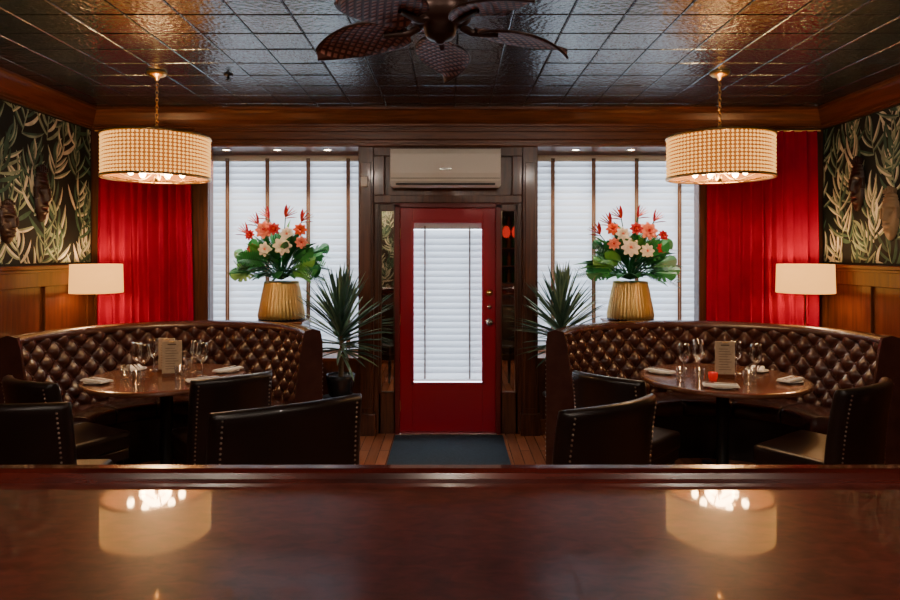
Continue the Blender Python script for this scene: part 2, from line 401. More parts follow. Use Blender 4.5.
# ------------------------------------------------------------------ door
d = root("door_1", (-0.02, 6.04, 0))
boxes("stiles_and_rails", [(-.445, -.325, 0, .045, .01, 2.09), (.325, .445, 0, .045, .01, 2.09), (-.325, .325, 0, .045, 1.96, 2.09), (-.325, .325, 0, .045, .01, .46)], 'door_red', d, 0.003)
boxes("glazing_bead", [(-.335, -.315, -.012, 0.01, .45, 1.97), (.315, .335, -.012, 0.01, .45, 1.97), (-.335, .335, -.012, .01, 1.95, 1.97), (-.335, .335, -.012, .01, .45, .47)], 'door_red', d, 0.004)
boxes("pane", [(-.325, .325, .02, .026, .46, 1.96)], 'wglass', d)
def fix_rot(o, z): o.matrix_local = Matrix.Translation((.385, 0, z)) @ Matrix.Rotation(pi/2, 4, 'X')
fix_rot(lathe("knob", [(0, 0), (.012, 0), (.012, .03), (.028, .04), (.03, .055), (.022, .07), (0, .075)], 'steel', d), 1.03)
fix_rot(lathe("rosette", [(0, 0), (.034, 0), (.03, .01), (0, .012)], 'steel', d), 1.03)
fix_rot(lathe("deadbolt", [(0, 0), (.03, 0), (.028, .014), (.01, .016), (0, .03)], 'brass', d), 1.30)
fix_rot(lathe("viewer_bolt", [(0, 0), (.02, 0), (.018, .012), (0, .014)], 'steel', d), 1.17)
boxes("threshold", [(-.45, .45, -.06, .07, 0, .01)], 'steel', d, 0.002)
boxes("hinges", [(-.452, -.44, -.006, .02, z, z+.1) for z in (.2, 1.0, 1.8)], 'brass', d)
blind("door_blind", -0.02, 6.12, .325, .47, 1.955, [-.235, .185], tw=0.014, pitch=0.060, parent=d)

boxes("trim_5", [(-.505, -.464, 5.985, 6.12, 0, 2.12), (.424, .465, 5.985, 6.12, 0, 2.12), (-.505, .465, 5.985, 6.12, 2.09, 2.135)], 'casing_red')
for n, (a, b) in enumerate(((-.66, -.50), (.46, .625))):
    w = root("window_%d" % (n+3), ((a+b)/2, 6.04, 0)); hw = (b-a)/2
    boxes("frame", [(-hw, -hw+.022, -.03, .05, 0, 2.12), (hw-.022, hw, -.03, .05, 0, 2.12), (-hw, hw, -.03, .05, 2.06, 2.12), (-hw, hw, -.03, .05, 0, .38)], 'wood_v', w, 0.003)
    boxes("pane", [(-hw+.02, hw-.02, .01, .016, .38, 2.06)], 'mirror', w)

boxes("trim_6", [(-.84, -.70, 5.945, 6.0, 0, 2.66), (.665, .805, 5.945, 6.0, 0, 2.66), (-.82, -.72, 5.93, 5.95, .25, 2.5), (.685, .785, 5.93, 5.95, .25, 2.5),
                 (-.86, -.68, 5.93, 6.0, 0, .2), (.645, .825, 5.93, 6.0, 0, .2)], 'wood_v', bevel=0.006)
boxes("trim_7", [(-.70, .665, 5.96, 6.0, 2.13, 2.20), (-.70, .665, 5.96, 6.0, 2.56, 2.66), (-.70, -.6, 5.96, 6.0, 2.2, 2.56), (.57, .665, 5.96, 6.0, 2.2, 2.56)], 'wood_v', bevel=0.006)
boxes("trim_8", [(-2.38, -2.22, 5.975, 6.0, 0, 2.66), (-2.26, -2.22, 5.96, 6.0, ZS, 2.66), (2.29, 2.38, 5.975, 6.0, 0, 2.66)], 'wood_v', bevel=0.005)
cp = [(0, 0), (.19, 0), (.19, -.02), (.165, -.03), (.155, -.05), (.11, -.10), (.07, -.13), (.07, -.15), (.05, -.155), (.05, -.17), (0, -.17)]
prism("trim_9", [(YB-a, ZC+z) for a, z in cp], 'x', XL, XR, 'wood_h')
prism("trim_10", [(XL+a*.8, ZC+z) for a, z in cp], 'y', YR, YB-.02, 'wood_y')
prism("trim_11", [(XR-a*.8, ZC+z) for a, z in cp], 'y', YR, YB-.02, 'wood_y')
fr = [(0, 2.815), (.035, 2.815), (.035, 2.79), (.025, 2.785), (.025, 2.72), (.04, 2.715), (.06, 2.70), (.06, 2.68), (.085, 2.67), (.085, 2.65), (.07, 2.64), (0, 2.64)]
prism("trim_12", [(YB-a, z) for a, z in fr], 'x', -2.38, 2.36, 'wood_h')

ZW = 1.56
def wainscot(i, x, sgn):
    f = lambda a, b: (min(sgn*a, sgn*b)+x, max(sgn*a, sgn*b)+x)
    bl = []
    def add(d0, d1, y0, y1, z0, z1):
        a, b = f(d0, d1); bl.append((a, b, y0, y1, z0, z1))
    add(0, .012, YR, 5.99, .0, ZW)
    add(.012, .034, YR, 5.99, ZW-.16, ZW-.02); add(.012, .034, YR, 5.99, .12, .26)
    y = 5.99
    while y > YR:
        add(.012, .034, y-.11, y, .26, ZW-.16); y -= .62
    boxes("trim_%d" % i, bl, 'wains', None, 0.004)
    bl = []
    add(0, .065, YR, 5.99, ZW-.02, ZW+.012); add(0, .045, YR, 5.99, ZW-.045, ZW-.02)
    boxes("trim_%d" % (i+1), bl, 'wood_y', None, 0.005)
wainscot(13, XL, 1); wainscot(15, XR, -1)
boxes("baseboard_left", [(XL+.035, XL+.052, YR, 5.9, 0, .12)], 'wood_y', bevel=.004)
boxes("baseboard_right", [(XR-.052, XR-.035, YR, 5.9, 0, .12)], 'wood_y', bevel=.004)
boxes("baseboard_back", [(XL+.06, -.87, 5.975, 5.999, 0, .14), (.83, XR-.06, 5.975, 5.999, 0, .14)], 'wood_h', bevel=.004)

# printed wallpaper: layered flat leaf shapes
def wallpaper(name, fn, u0, u1, v0, v1, seed):
    rnd = random.Random(seed)
    V, F, FM = [], [], []; lay = [0]
    def clampp(y, z): return (min(max(y, u0), u1), min(max(z, v0), v1))
    def leaf(y, z, ang, L, W, bend, mi):
        lay[0] += 1; off = 0.0008+0.0000016*lay[0]
        o = len(V); n = 7; a = ang; py, pz = y, z
        for i in range(n+1):
            t = i/n; w = W*math.sin(pi*min(1, .12+.88*t))**.8 if t < 1 else 0.0002
            sy, sz = -math.sin(a), math.cos(a)
            for s_ in (-1, 0, 1):
                q = clampp(py+s_*sy*w/2, pz+s_*sz*w/2); V.append(fn(q[0], q[1], off))
            a += bend/n; py += math.cos(a)*L/n; pz += math.sin(a)*L/n
        m2 = min(2, mi+1) if rnd.random() < .75 else mi
        for i in range(n):
            q = o+3*i
            F.append((q, q+1, q+4, q+3)); FM.append(mi)
            F.append((q+1, q+2, q+5, q+4)); FM.append(m2)
    pts = []
    yy = u0
    while yy < u1+.2:
        zz = v0-.3
        while zz < v1+.1:
            pts.append((yy+rnd.uniform(-.09, .09), zz+rnd.uniform(-.09, .09))); zz += .25
        yy += .25
    rnd.shuffle(pts)
    for py, pz in pts:
        side0 = pi/2+rnd.uniform(-.5, .5)
        c = rnd.choice([0, 0, 1, 1, 2]); H = rnd.uniform(.20, .32)
        nl = rnd.randint(7, 9)
        for i in range(nl):
            t = i/nl; by, bz = py+math.cos(side0)*H*t, pz+math.sin(side0)*H*t
            s_ = 1 if i % 2 else -1
            ang = side0+s_*(1.25-.8*t)+rnd.uniform(-.15, .15)
            leaf(by, bz, ang, rnd.uniform(.20, .30)*(1-.2*t), rnd.uniform(.026, .040), -s_*rnd.uniform(.2, 1.4), c if rnd.random() < .65 else rnd.choice([0, 1, 2]))
        leaf(py, pz, side0, H*1.1, .014, 0.1, 1)
    return mk(name, V, F, ['wp1', 'wp2', 'wp3'], None, False, FM)
wallpaper("wallpaper", lambda u, v, o: (XL+o, u, v), 1.0, 5.98, ZW+.03, 2.80, 3)
wallpaper("wallpaper", lambda u, v, o: (XR-o, u, v), 1.0, 5.98, ZW+.03, 2.80, 5)
wallpaper("wallpaper", lambda u, v, o: (u, YR+o, v), -2.6, -.7, .3, 2.80, 6)

def mask(name, x, y, z, w, h, sgn, mat, crest=True):
    r = root(name, (x, y, z)); nu, nv = 28, 44; V, F = [], []
    g = lambda a, b, s_: math.exp(-((a/s_)**2+(b/s_)**2))
    for j in range(nv+1):
        v = -1+2*j/nv
        ww = (1-abs(v)**3.0)**.5*(1-.18*max(0, -v)) + .02
        for i in range(nu+1):
            u = -1+2*i/nu
            hgt = .045*max(0, 1-u*u)**.5*(1-.6*abs(v)**3)
            hgt += .035*math.exp(-(u/.16)**2)*(1 if -.25 < v < .3 else 0)*(.6-1.0*(v-.1))
            hgt += .02*math.exp(-((v-.33)/.07)**2)*(1-u*u)
            hgt -= .028*(g((u-.45)*1.0, (v-.17)*1.8, .22)+g((u+.45)*1.0, (v-.17)*1.8, .22))
            hgt += .022*math.exp(-((v+.42)/.06)**2-(u/.55)**4)+.022*math.exp(-((v+.62)/.06)**2-(u/.5)**4)
            hgt -= .02*math.exp(-((v+.52)/.035)**2-(u/.45)**4)
            if v > .5: hgt += .010*math.sin(v*50)
            V.append((sgn*max(0.001, hgt), u*ww*w/2, v*h/2))
    for j in range(nv):
        for i in range(nu):
            a = j*(nu+1)+i; F.append((a, a+1, a+nu+2, a+nu+1))
    mk("face", V, F, mat, r, True)
    boxes("ears", [(min(0, sgn*.03), max(0, sgn*.03), s_*w*.5-.012, s_*w*.5+.012, -h*.08, h*.14) for s_ in (-1, 1)], mat, r, .005)
    if crest:
        boxes("crest", [(min(0, sgn*.03), max(0, sgn*.03), -w*.32+i*w*.16-.008, -w*.32+i*w*.16+.008, h*.42, h*.56-abs(i-2)*.012) for i in range(5)], mat, r, .004)
mask("tiki_mask", XL+.009, 5.24, 2.14, .16, .44, 1, 'mask_dk')
mask("tiki_mask", XL+.009, 4.84, 1.90, .17, .32, 1, 'mask_dk')
mask("tiki_mask", XR-.009, 5.46, 2.24, .16, .44, -1, 'mask_dk')
mask("tiki_mask", XR-.009, 5.05, 1.97, .18, .40, -1, 'mask_lt')

# ------------------------------------------------------------------ curtains
def curtain(name, x0, x1, seed):
    rnd = random.Random(seed)
    r = root(name, ((x0+x1)/2, 5.925, 0)); w = x1-x0; nf = 10; nu = 200; nv = 24
    ph = [rnd.uniform(-.6, .6) for _ in range(nf+2)]
    V, F = [], []
    for j in range(nv+1):
        v = j/nv; z = .02+v*2.76
        for i in range(nu+1):
            u = i/nu; k = u*nf; fi = int(k); fr_ = k-fi
            p = ph[fi]*(1-fr_)+ph[fi+1]*fr_
            amp = .040*(.75+.25*math.sin(u*9+seed))
            y = amp*math.sin(2*pi*k+p*1.8+.35*math.sin(v*3+p*4))+.010*math.sin(4*pi*k+v*4+seed)
            V.append((-w/2+w*u+.012*math.sin(v*4+p*6), min(y, .044), z))
    for j in range(nv):
        for i in range(nu):
            a = j*(nu+1)+i; F.append((a, a+1, a+nu+2, a+nu+1))
    mk("drape", V, F, 'curtain', r, True)
    tubes("rod", [([(-w/2-.02, 0, 2.785), (w/2+.02, 0, 2.785)], .011)], 'brass', r)
curtain("red_curtain", -3.215, -2.35, 2); curtain("red_curtain", 2.33, 3.355, 4)

ac = root("wall_air_conditioner", (-0.04, 5.955, 2.43))
prof = [(0, -.165), (-.15, -.165), (-.195, -.12), (-.205, -.05), (-.205, .12), (-.19, .16), (-.17, .17), (0, .17)]
prism("body", prof, 'x', -.485, .485, 'white_pl', ac)
boxes("louver", [(-.44, .44, -.20, -.165, -.155, -.138)], 'dark_pl', ac, .003)
boxes("front_seam", [(-.485, .485, -.2075, -.20, -.098, -.094)], 'dark_pl', ac)
boxes("side_caps", [(-.49, -.484, -.2, 0, -.16, .168), (.484, .49, -.2, 0, -.16, .168)], 'white_pl', ac, .002)
boxes("badge", [(-.05, .05, -.2075, -.204, -.02, -.008)], 'steel', ac)
mk_s = root("door_sensor", (-0.78, 5.928, 2.32)); boxes("case", [(-.03, .03, -.03, 0, -.045, .045)], 'white_pl', mk_s, .006); boxes("lens", [(-.012, .012, -.033, -.029, -.02, .02)], 'white_pl', mk_s, .002)
sp = root("ceiling_sprinkler", (-1.62, 4.75, ZC)); lathe("escutcheon", [(0, 0), (.035, 0), (.03, -.012), (.01, -.014), (.01, -.04), (.022, -.042), (.022, -.046), (0, -.046)], 'black', sp, 20)

boxes("doormat", [(-.50, .48, 5.02, 5.93, 0, .012)], 'mat', bevel=.004)

# ------------------------------------------------------------------ booths
BOOTHS = [((-2.10, 4.76), 1.15, 1.12), ((1.98, 4.76), 1.27, 1.12)]
def booth(name, c, rx, ry, a0, a1):
    r = root(name, (c[0], c[1], 0)); A0, A1 = math.radians(a0), math.radians(a1)
    arc = (A1-A0)*(rx+ry)/2
    def P(th, ins, z): return ((rx-ins)*math.cos(th), (ry-ins)*math.sin(th), z)
    def sweep(nm, prof, b0, b1, mat, n=64, smooth=True):
        V, F = [], []; m = len(prof)
        for i in range(n+1):
            th = b0+(b1-b0)*i/n
            for ins, z in prof: V.append(P(th, ins, z))
        for i in range(n):
            for k in range(m):
                l = (k+1) % m; F.append((i*m+k, i*m+l, (i+1)*m+l, (i+1)*m+k))
        F.append(tuple(range(m))); F.append(tuple(n*m+k for k in reversed(range(m))))
        o = fixn(mk(nm, V, F, mat, r, smooth)); return o
    sweep("outer_shell", [(0, 0.0), (0, 1.0), (.05, 1.0), (.05, 0.0)], A0, A1, 'leather', smooth=False)
    ep = [(.065+.06*math.cos(t)*1.1, 1.025+.045*math.sin(t)) for t in [2*pi*k/14 for k in range(14)]]
    sweep("top_roll", ep, A0-.01, A1+.01, 'leather')
    nu = int(arc/.0125); nv = 54; V, F = [], []; a_, b_ = .165, .165; btn = []
    zb, zt = .43, 1.02
    for i in range(nu+1):
        th = A0+(A1-A0)*i/nu; u = arc*i/nu
        for j in range(nv+1):
            v = j/nv; z = zb+(zt-zb)*v
            p = u/a_+z/b_; q = u/a_-z/b_
            pil = (abs(math.sin(pi*p))*abs(math.sin(pi*q)))**.5
            V.append(P(th, .150-.065*v+.052*pil, z))
    for i in range(nu):
        for j in range(nv):
            k = i*(nv+1)+j; F.append((k, k+nv+1, k+nv+2, k+1))
    mk("tufted_back", V, F, 'leather', r, True)
    for m_ in range(-40, 80):
        for n_ in range(-40, 80):
            u = (m_+n_)*a_/2; z = (m_-n_)*b_/2
            if .02 < u < arc-.02 and zb+.02 < z < zt-.02:
                v = (z-zb)/(zt-zb); btn.append(P(A0+(A1-A0)*u/arc, .150-.065*v+.006, z))
    balls("tuft_buttons", btn, .012, 'leather', r)
    rp = [(.15, .35), (.15, .46), (.3, .475), (.56, .475), (.60, .465), (.62, .44), (.62, .37), (.60, .345)]
    ns = 5
    for k in range(ns):
        b0 = A0+(A1-A0)*k/ns+.006; b1 = A0+(A1-A0)*(k+1)/ns-.006
        sweep("seat_cushion_%d" % (k+1), rp, b0, b1, 'leather', 16)
    sweep("seat_base", [(.06, 0), (.06, .345), (.58, .345), (.58, .0)], A0+.01, A1-.01, 'leather_dk', smooth=False)
    endp = [(-.006, 0), (-.006, .98), (.01, 1.06), (.065, 1.078), (.13, 1.06), (.15, .98), (.2, .6), (.21, .45), (.21, 0)]
    for k, (b0, b1) in enumerate(((A0-.03, A0), (A1, A1+.03))):
        sweep("end_panel_%d" % (k+1), endp, b0, b1, 'leather', 2, False)
    nl = []
    for th in (A0-.015, A1+.015):
        z = .1
        while z < 1.0:
            nl.append(P(th, -.008, z)); z += .035
    balls("nailheads", nl, .006, 'nail', r)
booth("curved_banquette", *BOOTHS[0], 20, 183)
booth("curved_banquette", *BOOTHS[1], -3, 164)

# ------------------------------------------------------------------ tables
def table(c, R):
    r = root("round_dining_table", (c[0], c[1], 0))
    lathe("top", [(0, .712), (R-.05, .712), (R-.012, .718), (R, .730), (R, .738), (R-.007, .748), (R-.02, .75), (0, .75)], 'table', r, 64, smooth=False)
    lathe("edge_band", [(R-.014, .714), (R+.003, .722), (R+.004, .738), (R-.004, .747)], 'table', r, 64)
    lathe("pedestal", [(0, .03), (.1, .03), (.075, .06), (.045, .10), (.04, .3), (.045, .60), (.07, .66), (.18, .70), (.19, .712), (0, .712)], 'black', r, 32)
    boxes("cross_base", [(-.32, .32, -.035, .035, 0, .035), (-.035, .035, -.32, .32, 0, .034)], 'black', r, .01)
TL = (-2.12, 4.86); TR = (2.03, 4.84)
table(TL, .575); table(TR, .595)

def wine_glass(x, y, s=1.0):
    r = root("wine_glass", (x, y, .7505))
    lathe("bowl_and_stem", [(0, 0), (.036*s, .001), (.034*s, .004), (.006, .010), (.0045, .03), (.0045, .085*s), (.012, .095*s), (.030*s, .115*s), (.041*s, .145*s), (.042*s, .165*s), (.036*s, .205*s), (.033*s, .225*s), (.0318*s, .225*s), (.0345*s, .205*s), (.0405*s, .165*s), (.0395*s, .146*s), (.028*s, .118*s), (0, .10*s)], 'glass', r, 28)
def tumbler(x, y):
    r = root("water_tumbler", (x, y, .7505))
    lathe("body", [(0, 0), (.027, 0), (.030, .004), (.036, .095), (.0348, .095), (.028, .010), (0, .008)], 'glass', r, 24)
def napkin(x, y, rz):
    r = root("folded_napkin", (x, y, .7505), rz)
    lathe("side_plate", [(0, 0), (.05, 0), (.055, .003), (.085, .012), (.086, .015), (.055, .006), (0, .005)], 'china', r, 32)
    boxes("cloth", [(-.05, .05, -.115, .115, .015, .021), (-.046, .048, -.112, .11, .0212, .026), (-.042, .044, -.108, .105, .0262, .030)], 'linen', r, .0025)
    boxes("knife", [(-.012, -.002, -.1, .0, .0305, .033), (-.014, .001, 0, .11, .0305, .032)], 'steel', r, .001)
    boxes("fork", [(.012, .018, -.1, .04, .0305, .033), (.006, .025, .04, .06, .0305, .033)]+[(.007+k*.005, .0095+k*.005, .06, .1, .0305, .033) for k in range(4)], 'steel', r)
def menu(x, y, rz, flip=False):
    r = root("menu_card_holder", (x, y, .7505), rz)
    boxes("wood_block", [(-.065, .065, -.025, .025, 0, .03)], 'table', r, .004)
    boxes("menu_board", [(-.07, .07, -.004, .004, .012, .27)], 'kraft', r, .003)
    boxes("menu_card_rear", [(-.064, .066, .006, .009, .012, .262)], 'linen', r)
    boxes("printed_lines", [(-.045, .045-(k % 3)*.012, -.0052, -.0042, .06+k*.019, .063+k*.019) for k in range(9)]+[(-.03, .03, -.0052, -.0042, .238, .246)], 'ink', r)
    tubes("clip", [([(-.02, -.008, .262), (.02, -.008, .262)], .004)], 'brass', r)
def votive(x, y):
    r = root("votive_candle", (x, y, .7505))
    lathe("cup", [(0, 0), (.025, 0), (.032, .02), (.034, .055), (.031, .055), (.029, .02), (0, .01)], 'redglass', r, 24)
    lathe("candle", [(0, .012), (.022, .012), (.022, .035), (0, .036)], 'linen', r, 16)
for (x, y) in ((-.25, .06), (-.14, -.06), (.16, .16), (.26, .02), (-.20, .24)): wine_glass(TL[0]+x, TL[1]+y, 1.1)
for (x, y) in ((-.28, -.06), (.14, -.10), (-.08, -.30), (.05, .28)): tumbler(TL[0]+x, TL[1]+y)
for (x, y, a) in ((-.38, -.26, 1.1), (.36, -.22, -1.0), (.40, .18, -.5), (-.36, .26, .6)): napkin(TL[0]+x, TL[1]+y, a)
menu(TL[0]+.05, TL[1]-.02, .2); menu(TL[0]-.05, TL[1]+.12, -.2)
for (x, y) in ((-.28, .02), (-.15, .08), (.24, -.02), (-.10, .22), (.16, .14)): wine_glass(TR[0]+x, TR[1]+y, 1.1)
for (x, y) in ((-.36, -.14), (.16, -.12), (.06, -.28), (-.24, -.18)): tumbler(TR[0]+x, TR[1]+y)
for (x, y, a) in ((-.42, .14, .6), (-.18, -.40, 1.3), (.40, -.20, -.9), (.36, .22, -.5)): napkin(TR[0]+x, TR[1]+y, a)
menu(TR[0]+.0, TR[1]-.04, -.12); votive(TR[0]-.12, TR[1]-.12)

# ------------------------------------------------------------------ chairs
def chair(x, y, rz, w=.64, H=.90):
    r = root("leather_dining_chair", (x, y, 0), math.radians(rz))
    boxes("seat", [(-w/2+.02, w/2-.02, -.22, .28, .36, .48)], 'leather_dk', r, .03, 4)
    boxes("seat_rail", [(-w/2+.035, w/2-.035, -.21, .265, .29, .365)], 'leather_dk', r, .008)
    nx_, nz_ = 26, 14; V, F = [], []
    def S_(u, v, s_):
        X = u*w/2*(1-.04*v); z = .30+(H-.30)*v
        yb = -.26+.085*u*u-.06*v*v
        edge = min(1, (1-abs(u))/.07, (1-v)/.055 if v > .5 else 1, (v)/.04 if v < .5 else 1); edge = math.sqrt(max(0, 1-(1-max(0, edge))**2))
        z -= .012*u*u*v
        return (X, yb+s_*.038*(.15+.85*edge), z)
    for s_ in (-1, 1):
        for j in range(nz_+1):
            v = j/nz_; v = .5-.5*math.cos(pi*v)
            for i in range(nx_+1):
                u = -math.cos(pi*i/nx_); V.append(S_(u, v, s_))
    n1 = (nx_+1)*(nz_+1)
    for j in range(nz_):
        for i in range(nx_):
            a = j*(nx_+1)+i; F += [(a, a+1, a+nx_+2, a+nx_+1), (n1+a, n1+a+nx_+1, n1+a+nx_+2, n1+a+1)]
    bd = [i for i in range(nx_+1)]+[j*(nx_+1)+nx_ for j in range(1, nz_+1)]+[nz_*(nx_+1)+i for i in range(nx_-1, -1, -1)]+[j*(nx_+1) for j in range(nz_-1, 0, -1)]
    for k in range(len(bd)):
        a, b = bd[k], bd[(k+1) % len(bd)]; F.append((a, n1+a, n1+b, b))
    fixn(mk("back", V, F, 'leather_dk', r, True))
    nl = []
    for sg in (-1, 1):
        z = .34
        while z < H-.03:
            v = (z-.30)/(H-.30); p = S_(sg*.88, v, -1); nl.append((p[0], p[1]-.001, p[2])); z += .026
    balls("nailheads", nl, .0065, 'nail', r)
    L = []
    for sx, sy in ((-1, 1), (1, 1), (-1, -1), (1, -1)):
        px, py = sx*(w/2-.07), (.22 if sy > 0 else -.18)
        L.append(([(px, py, .30), (px+sx*.005, py+sy*.02, .0)], [.024, .014]))
    for k, l in enumerate(L): tubes("leg_%d" % (k+1), [l], 'black_wood', r, 10)
chair(-.92, 3.40, 34, .80, .95)
chair(.66, 3.42, 34, .68, .95)
chair(-2.25, 3.50, 3, .66, .935)
chair(-1.54, 4.36, 38, .54)
chair(-2.50, 4.26, -30, .56)
chair(1.18, 4.34, -46, .54)
chair(2.30, 4.02, 36, .66, .92)

# ------------------------------------------------------------------ bar counter
br = root("bar_counter", (0, 0, 0))
boxes("top", [(XL+.07, XR-.07, .35, 1.70, 1.02, 1.08)], 'bar', br)
rail = [(1.682, 1.06), (1.684, 1.078), (1.689, 1.090), (1.699, 1.102), (1.717, 1.109), (1.745, 1.109), (1.765, 1.098), (1.777, 1.08), (1.777, 1.05), (1.76, 1.03), (1.75, 1.0), (1.70, .99)]
prism("arm_rail", rail, 'x', XL+.07, XR-.07, 'barlip', br)
boxes("front_panel", [(XL+.07, XR-.07, 1.45, 1.50, 0, 1.02)]+[(XL+.1+k*.7, XL+.2+k*.7, 1.50, 1.515, .12, .95) for k in range(9)], 'wood_v', br)

bb = root("back_bar_shelving", (1.55, YR, 0))
boxes("cabinet", [(-.8, .8, .01, .5, 0, .95)], 'wood_v', bb, .01)
boxes("counter", [(-.82, .82, .01, .52, .95, .99)], 'wood_h', bb, .006)
boxes("shelves", [(-.8, .8, .01, .26, z, z+.025) for z in (1.35, 1.75, 2.15)]+[(x-.02, x+.02, .01, .26, .99, 2.45) for x in (-.8, 0, .8)], 'wood_h', bb, .003)
bprof = [(0, 0), (.036, 0), (.038, .01), (.038, .17), (.03, .2), (.013, .225), (.012, .28), (.015, .282), (.015, .295), (0, .295)]
for nm, mt, ph in (("green_bottles", 'bottle_g', 0), ("amber_bottles", 'bottle_a', 1)):
    V, F = [], []
    for zz in (.99, 1.375, 1.775, 2.175):
        for k in range(ph, 16, 2):
            v, f = lathe_data(bprof, 12, (-.72+k*.098 if k < 8 else -.68+k*.098, .13, zz)); o = len(V); V += v; F += [tuple(i+o for i in q) for q in f]
    mk(nm, V, F, mt, bb, True)
def add_light(kind, name, loc, energy, col, parent=None, rad=.05, rot=None, size=None, spot=None, blend=.5):
    l = bpy.data.lights.new(name, kind); l.energy = energy; l.color = col
    if kind in ('POINT', 'SPOT'): l.shadow_soft_size = rad
    if kind == 'SPOT': l.spot_size = math.radians(spot or 90); l.spot_blend = blend
    if kind == 'AREA' and size: l.size = size
    o = bpy.data.objects.new(name, l); o.location = loc
    if rot: o.rotation_euler = rot
    COL.objects.link(o)
    if parent: o.parent = parent
    return o
for x in (1.2, 1.40):
    rl = root("red_glass_lantern", (x, -1.75, 0))
    lathe("globe", [(0, 1.98), (.05, 1.99), (.08, 2.05), (.085, 2.12), (.06, 2.2), (.03, 2.23), (0, 2.235)], 'redlamp', rl, 20)
    tubes("cord", [([(0, 0, 2.23), (0, 0, ZC)], .005)], 'black', rl, 6)

# ------------------------------------------------------------------ pendants
WARM = (1, .57, .26)
def pendant(x, y):
    r = root("beaded_drum_pendant", (x, y, 0)); R = .355; z0, z1 = 2.215, 2.51
    lathe("canopy", [(0, ZC), (.07, ZC), (.07, ZC-.012), (.05, ZC-.03), (.02, ZC-.04), (.012, ZC-.06), (0, ZC-.06)], 'brass', r, 28)
    ln = []; z = ZC-.05; k = 0
    while z > z1+.07:
        pts = []
        for t in range(9):
            a = 2*pi*t/8; q = .010*math.cos(a); h = .018*math.sin(a)
            pts.append((q if k % 2 else 0, 0 if k % 2 else q, z-.016+h))
        ln.append((pts, .0034)); z -= .027; k += 1
    tubes("chain", ln, 'brass', r, 6)
    lathe("hub", [(0, z1+.09), (.012, z1+.085), (.02, z1+.06), (.012, z1+.03), (.025, z1+.01), (.02, z1-.02), (0, z1-.03)], 'brass', r, 20)
    arms = [([(0, 0, z1+.02), (R*.5*math.cos(a), R*.5*math.sin(a), z1+.02), (R*math.cos(a), R*math.sin(a), z1)], .004) for a in (0.3, 0.3+2*pi/3, .3+4*pi/3)]
    arms += [([(0, 0, z0+.06)]+[(R*t*math.cos(a), R*t*math.sin(a), z0-.03+.09*abs(t-.45)) for t in (.25, .45, .7, 1)], .004) for a in [2*pi*k/6 for k in range(6)]]
    arms += [([(0, 0, z1), (0, 0, z0+.02)], .006)]
    tubes("frame_arms", arms, 'brass', r, 6)
    for nm, z in (("bottom_ring", z0), ("top_ring", z1)):
        lathe(nm, [(R-.004, z-.008), (R+.018, z-.008), (R+.018, z+.008), (R-.004, z+.008), (R-.004, z-.008)], 'brass', r, 64)
    lathe("inner_drum", [(R-.016, z0+.01), (R-.016, z1-.01)], 'drum', r, 64)
    cs = []; nc, nr = 76, 11
    vw = []
    for i in range(nc):
        a = 2*pi*i/nc
        for j in range(nr): cs.append(((R+.004)*math.cos(a), (R+.004)*math.sin(a), z0+.019+(z1-z0-.038)*j/(nr-1)))
        am = a+pi/nc
        vw.append(([((R+.002)*math.cos(am), (R+.002)*math.sin(am), z0), ((R+.002)*math.cos(am), (R+.002)*math.sin(am), z1)], .0016))
    balls("bead_strings", cs, .0106, 'bead', r)
    tubes("wire_cage", vw, 'brass', r, 5)
    bl = []
    for k in range(6):
        a = 2*pi*k/6+.5; bl.append((.17*math.cos(a), .17*math.sin(a), z0+.045))
    balls("bulbs", bl, .024, 'bulb', r, 2, (1, 1, 1.5))
    tubes("candle_sleeves", [([(b[0], b[1], z0+.075), (b[0], b[1], z0+.13)], .011) for b in bl], 'brass', r, 10)
    tubes("bulb_arms", [([(0, 0, z0+.16), (b[0]*.6, b[1]*.6, z0+.15), (b[0], b[1], z0+.125)], .004) for b in bl], 'brass', r, 6)
    lathe("finial", [(0, z0-.03), (.012, z0-.02), (.018, z0), (.008, z0+.02), (0, z0+.035)], 'brass', r, 16)
    add_light('POINT', "lamp_light_low", (0, 0, z0+.0), 34, WARM, r, .10)
    add_light('POINT', "lamp_light_high", (0, 0, z1-.02), 2.5, WARM, r, .10)
pendant(-2.12, 4.70); pendant(1.95, 4.70)

def floor_lamp(x, y, w):
    r = root("floor_lamp", (x, y, 0)); z0, z1 = 1.33, 1.575
    lathe("base", [(0, 0), (.12, 0), (.12, .012), (.1, .02), (.015, .03), (0, .03)], 'brass', r, 32)
    tubes("pole", [([(0, 0, .02), (0, 0, z1-.03)], .008)], 'brass', r, 10)
    lathe("shade", [(w/2, z0), (w/2*.97, z1), (w/2*.97-.003, z1), (w/2-.003, z0), (w/2, z0)], 'shade', r, 48)
    tubes("spider", [([(0, 0, z1-.03), (w/2*.96*math.cos(a), w/2*.96*math.sin(a), z1-.015)], .003) for a in (0, 2.09, 4.18)], 'brass', r, 6)
    balls("bulb", [(0, 0, z0+.11)], .03, 'bulb', r, 2)
    add_light('POINT', "lamp_light", (0, 0, z0+.17), 10, WARM, r, .04)
    add_light('POINT', "lamp_light_low", (0, 0, z0+.05), 7, WARM, r, .04)
floor_lamp(-3.045, 5.60, .42); floor_lamp(3.06, 5.60, .46)

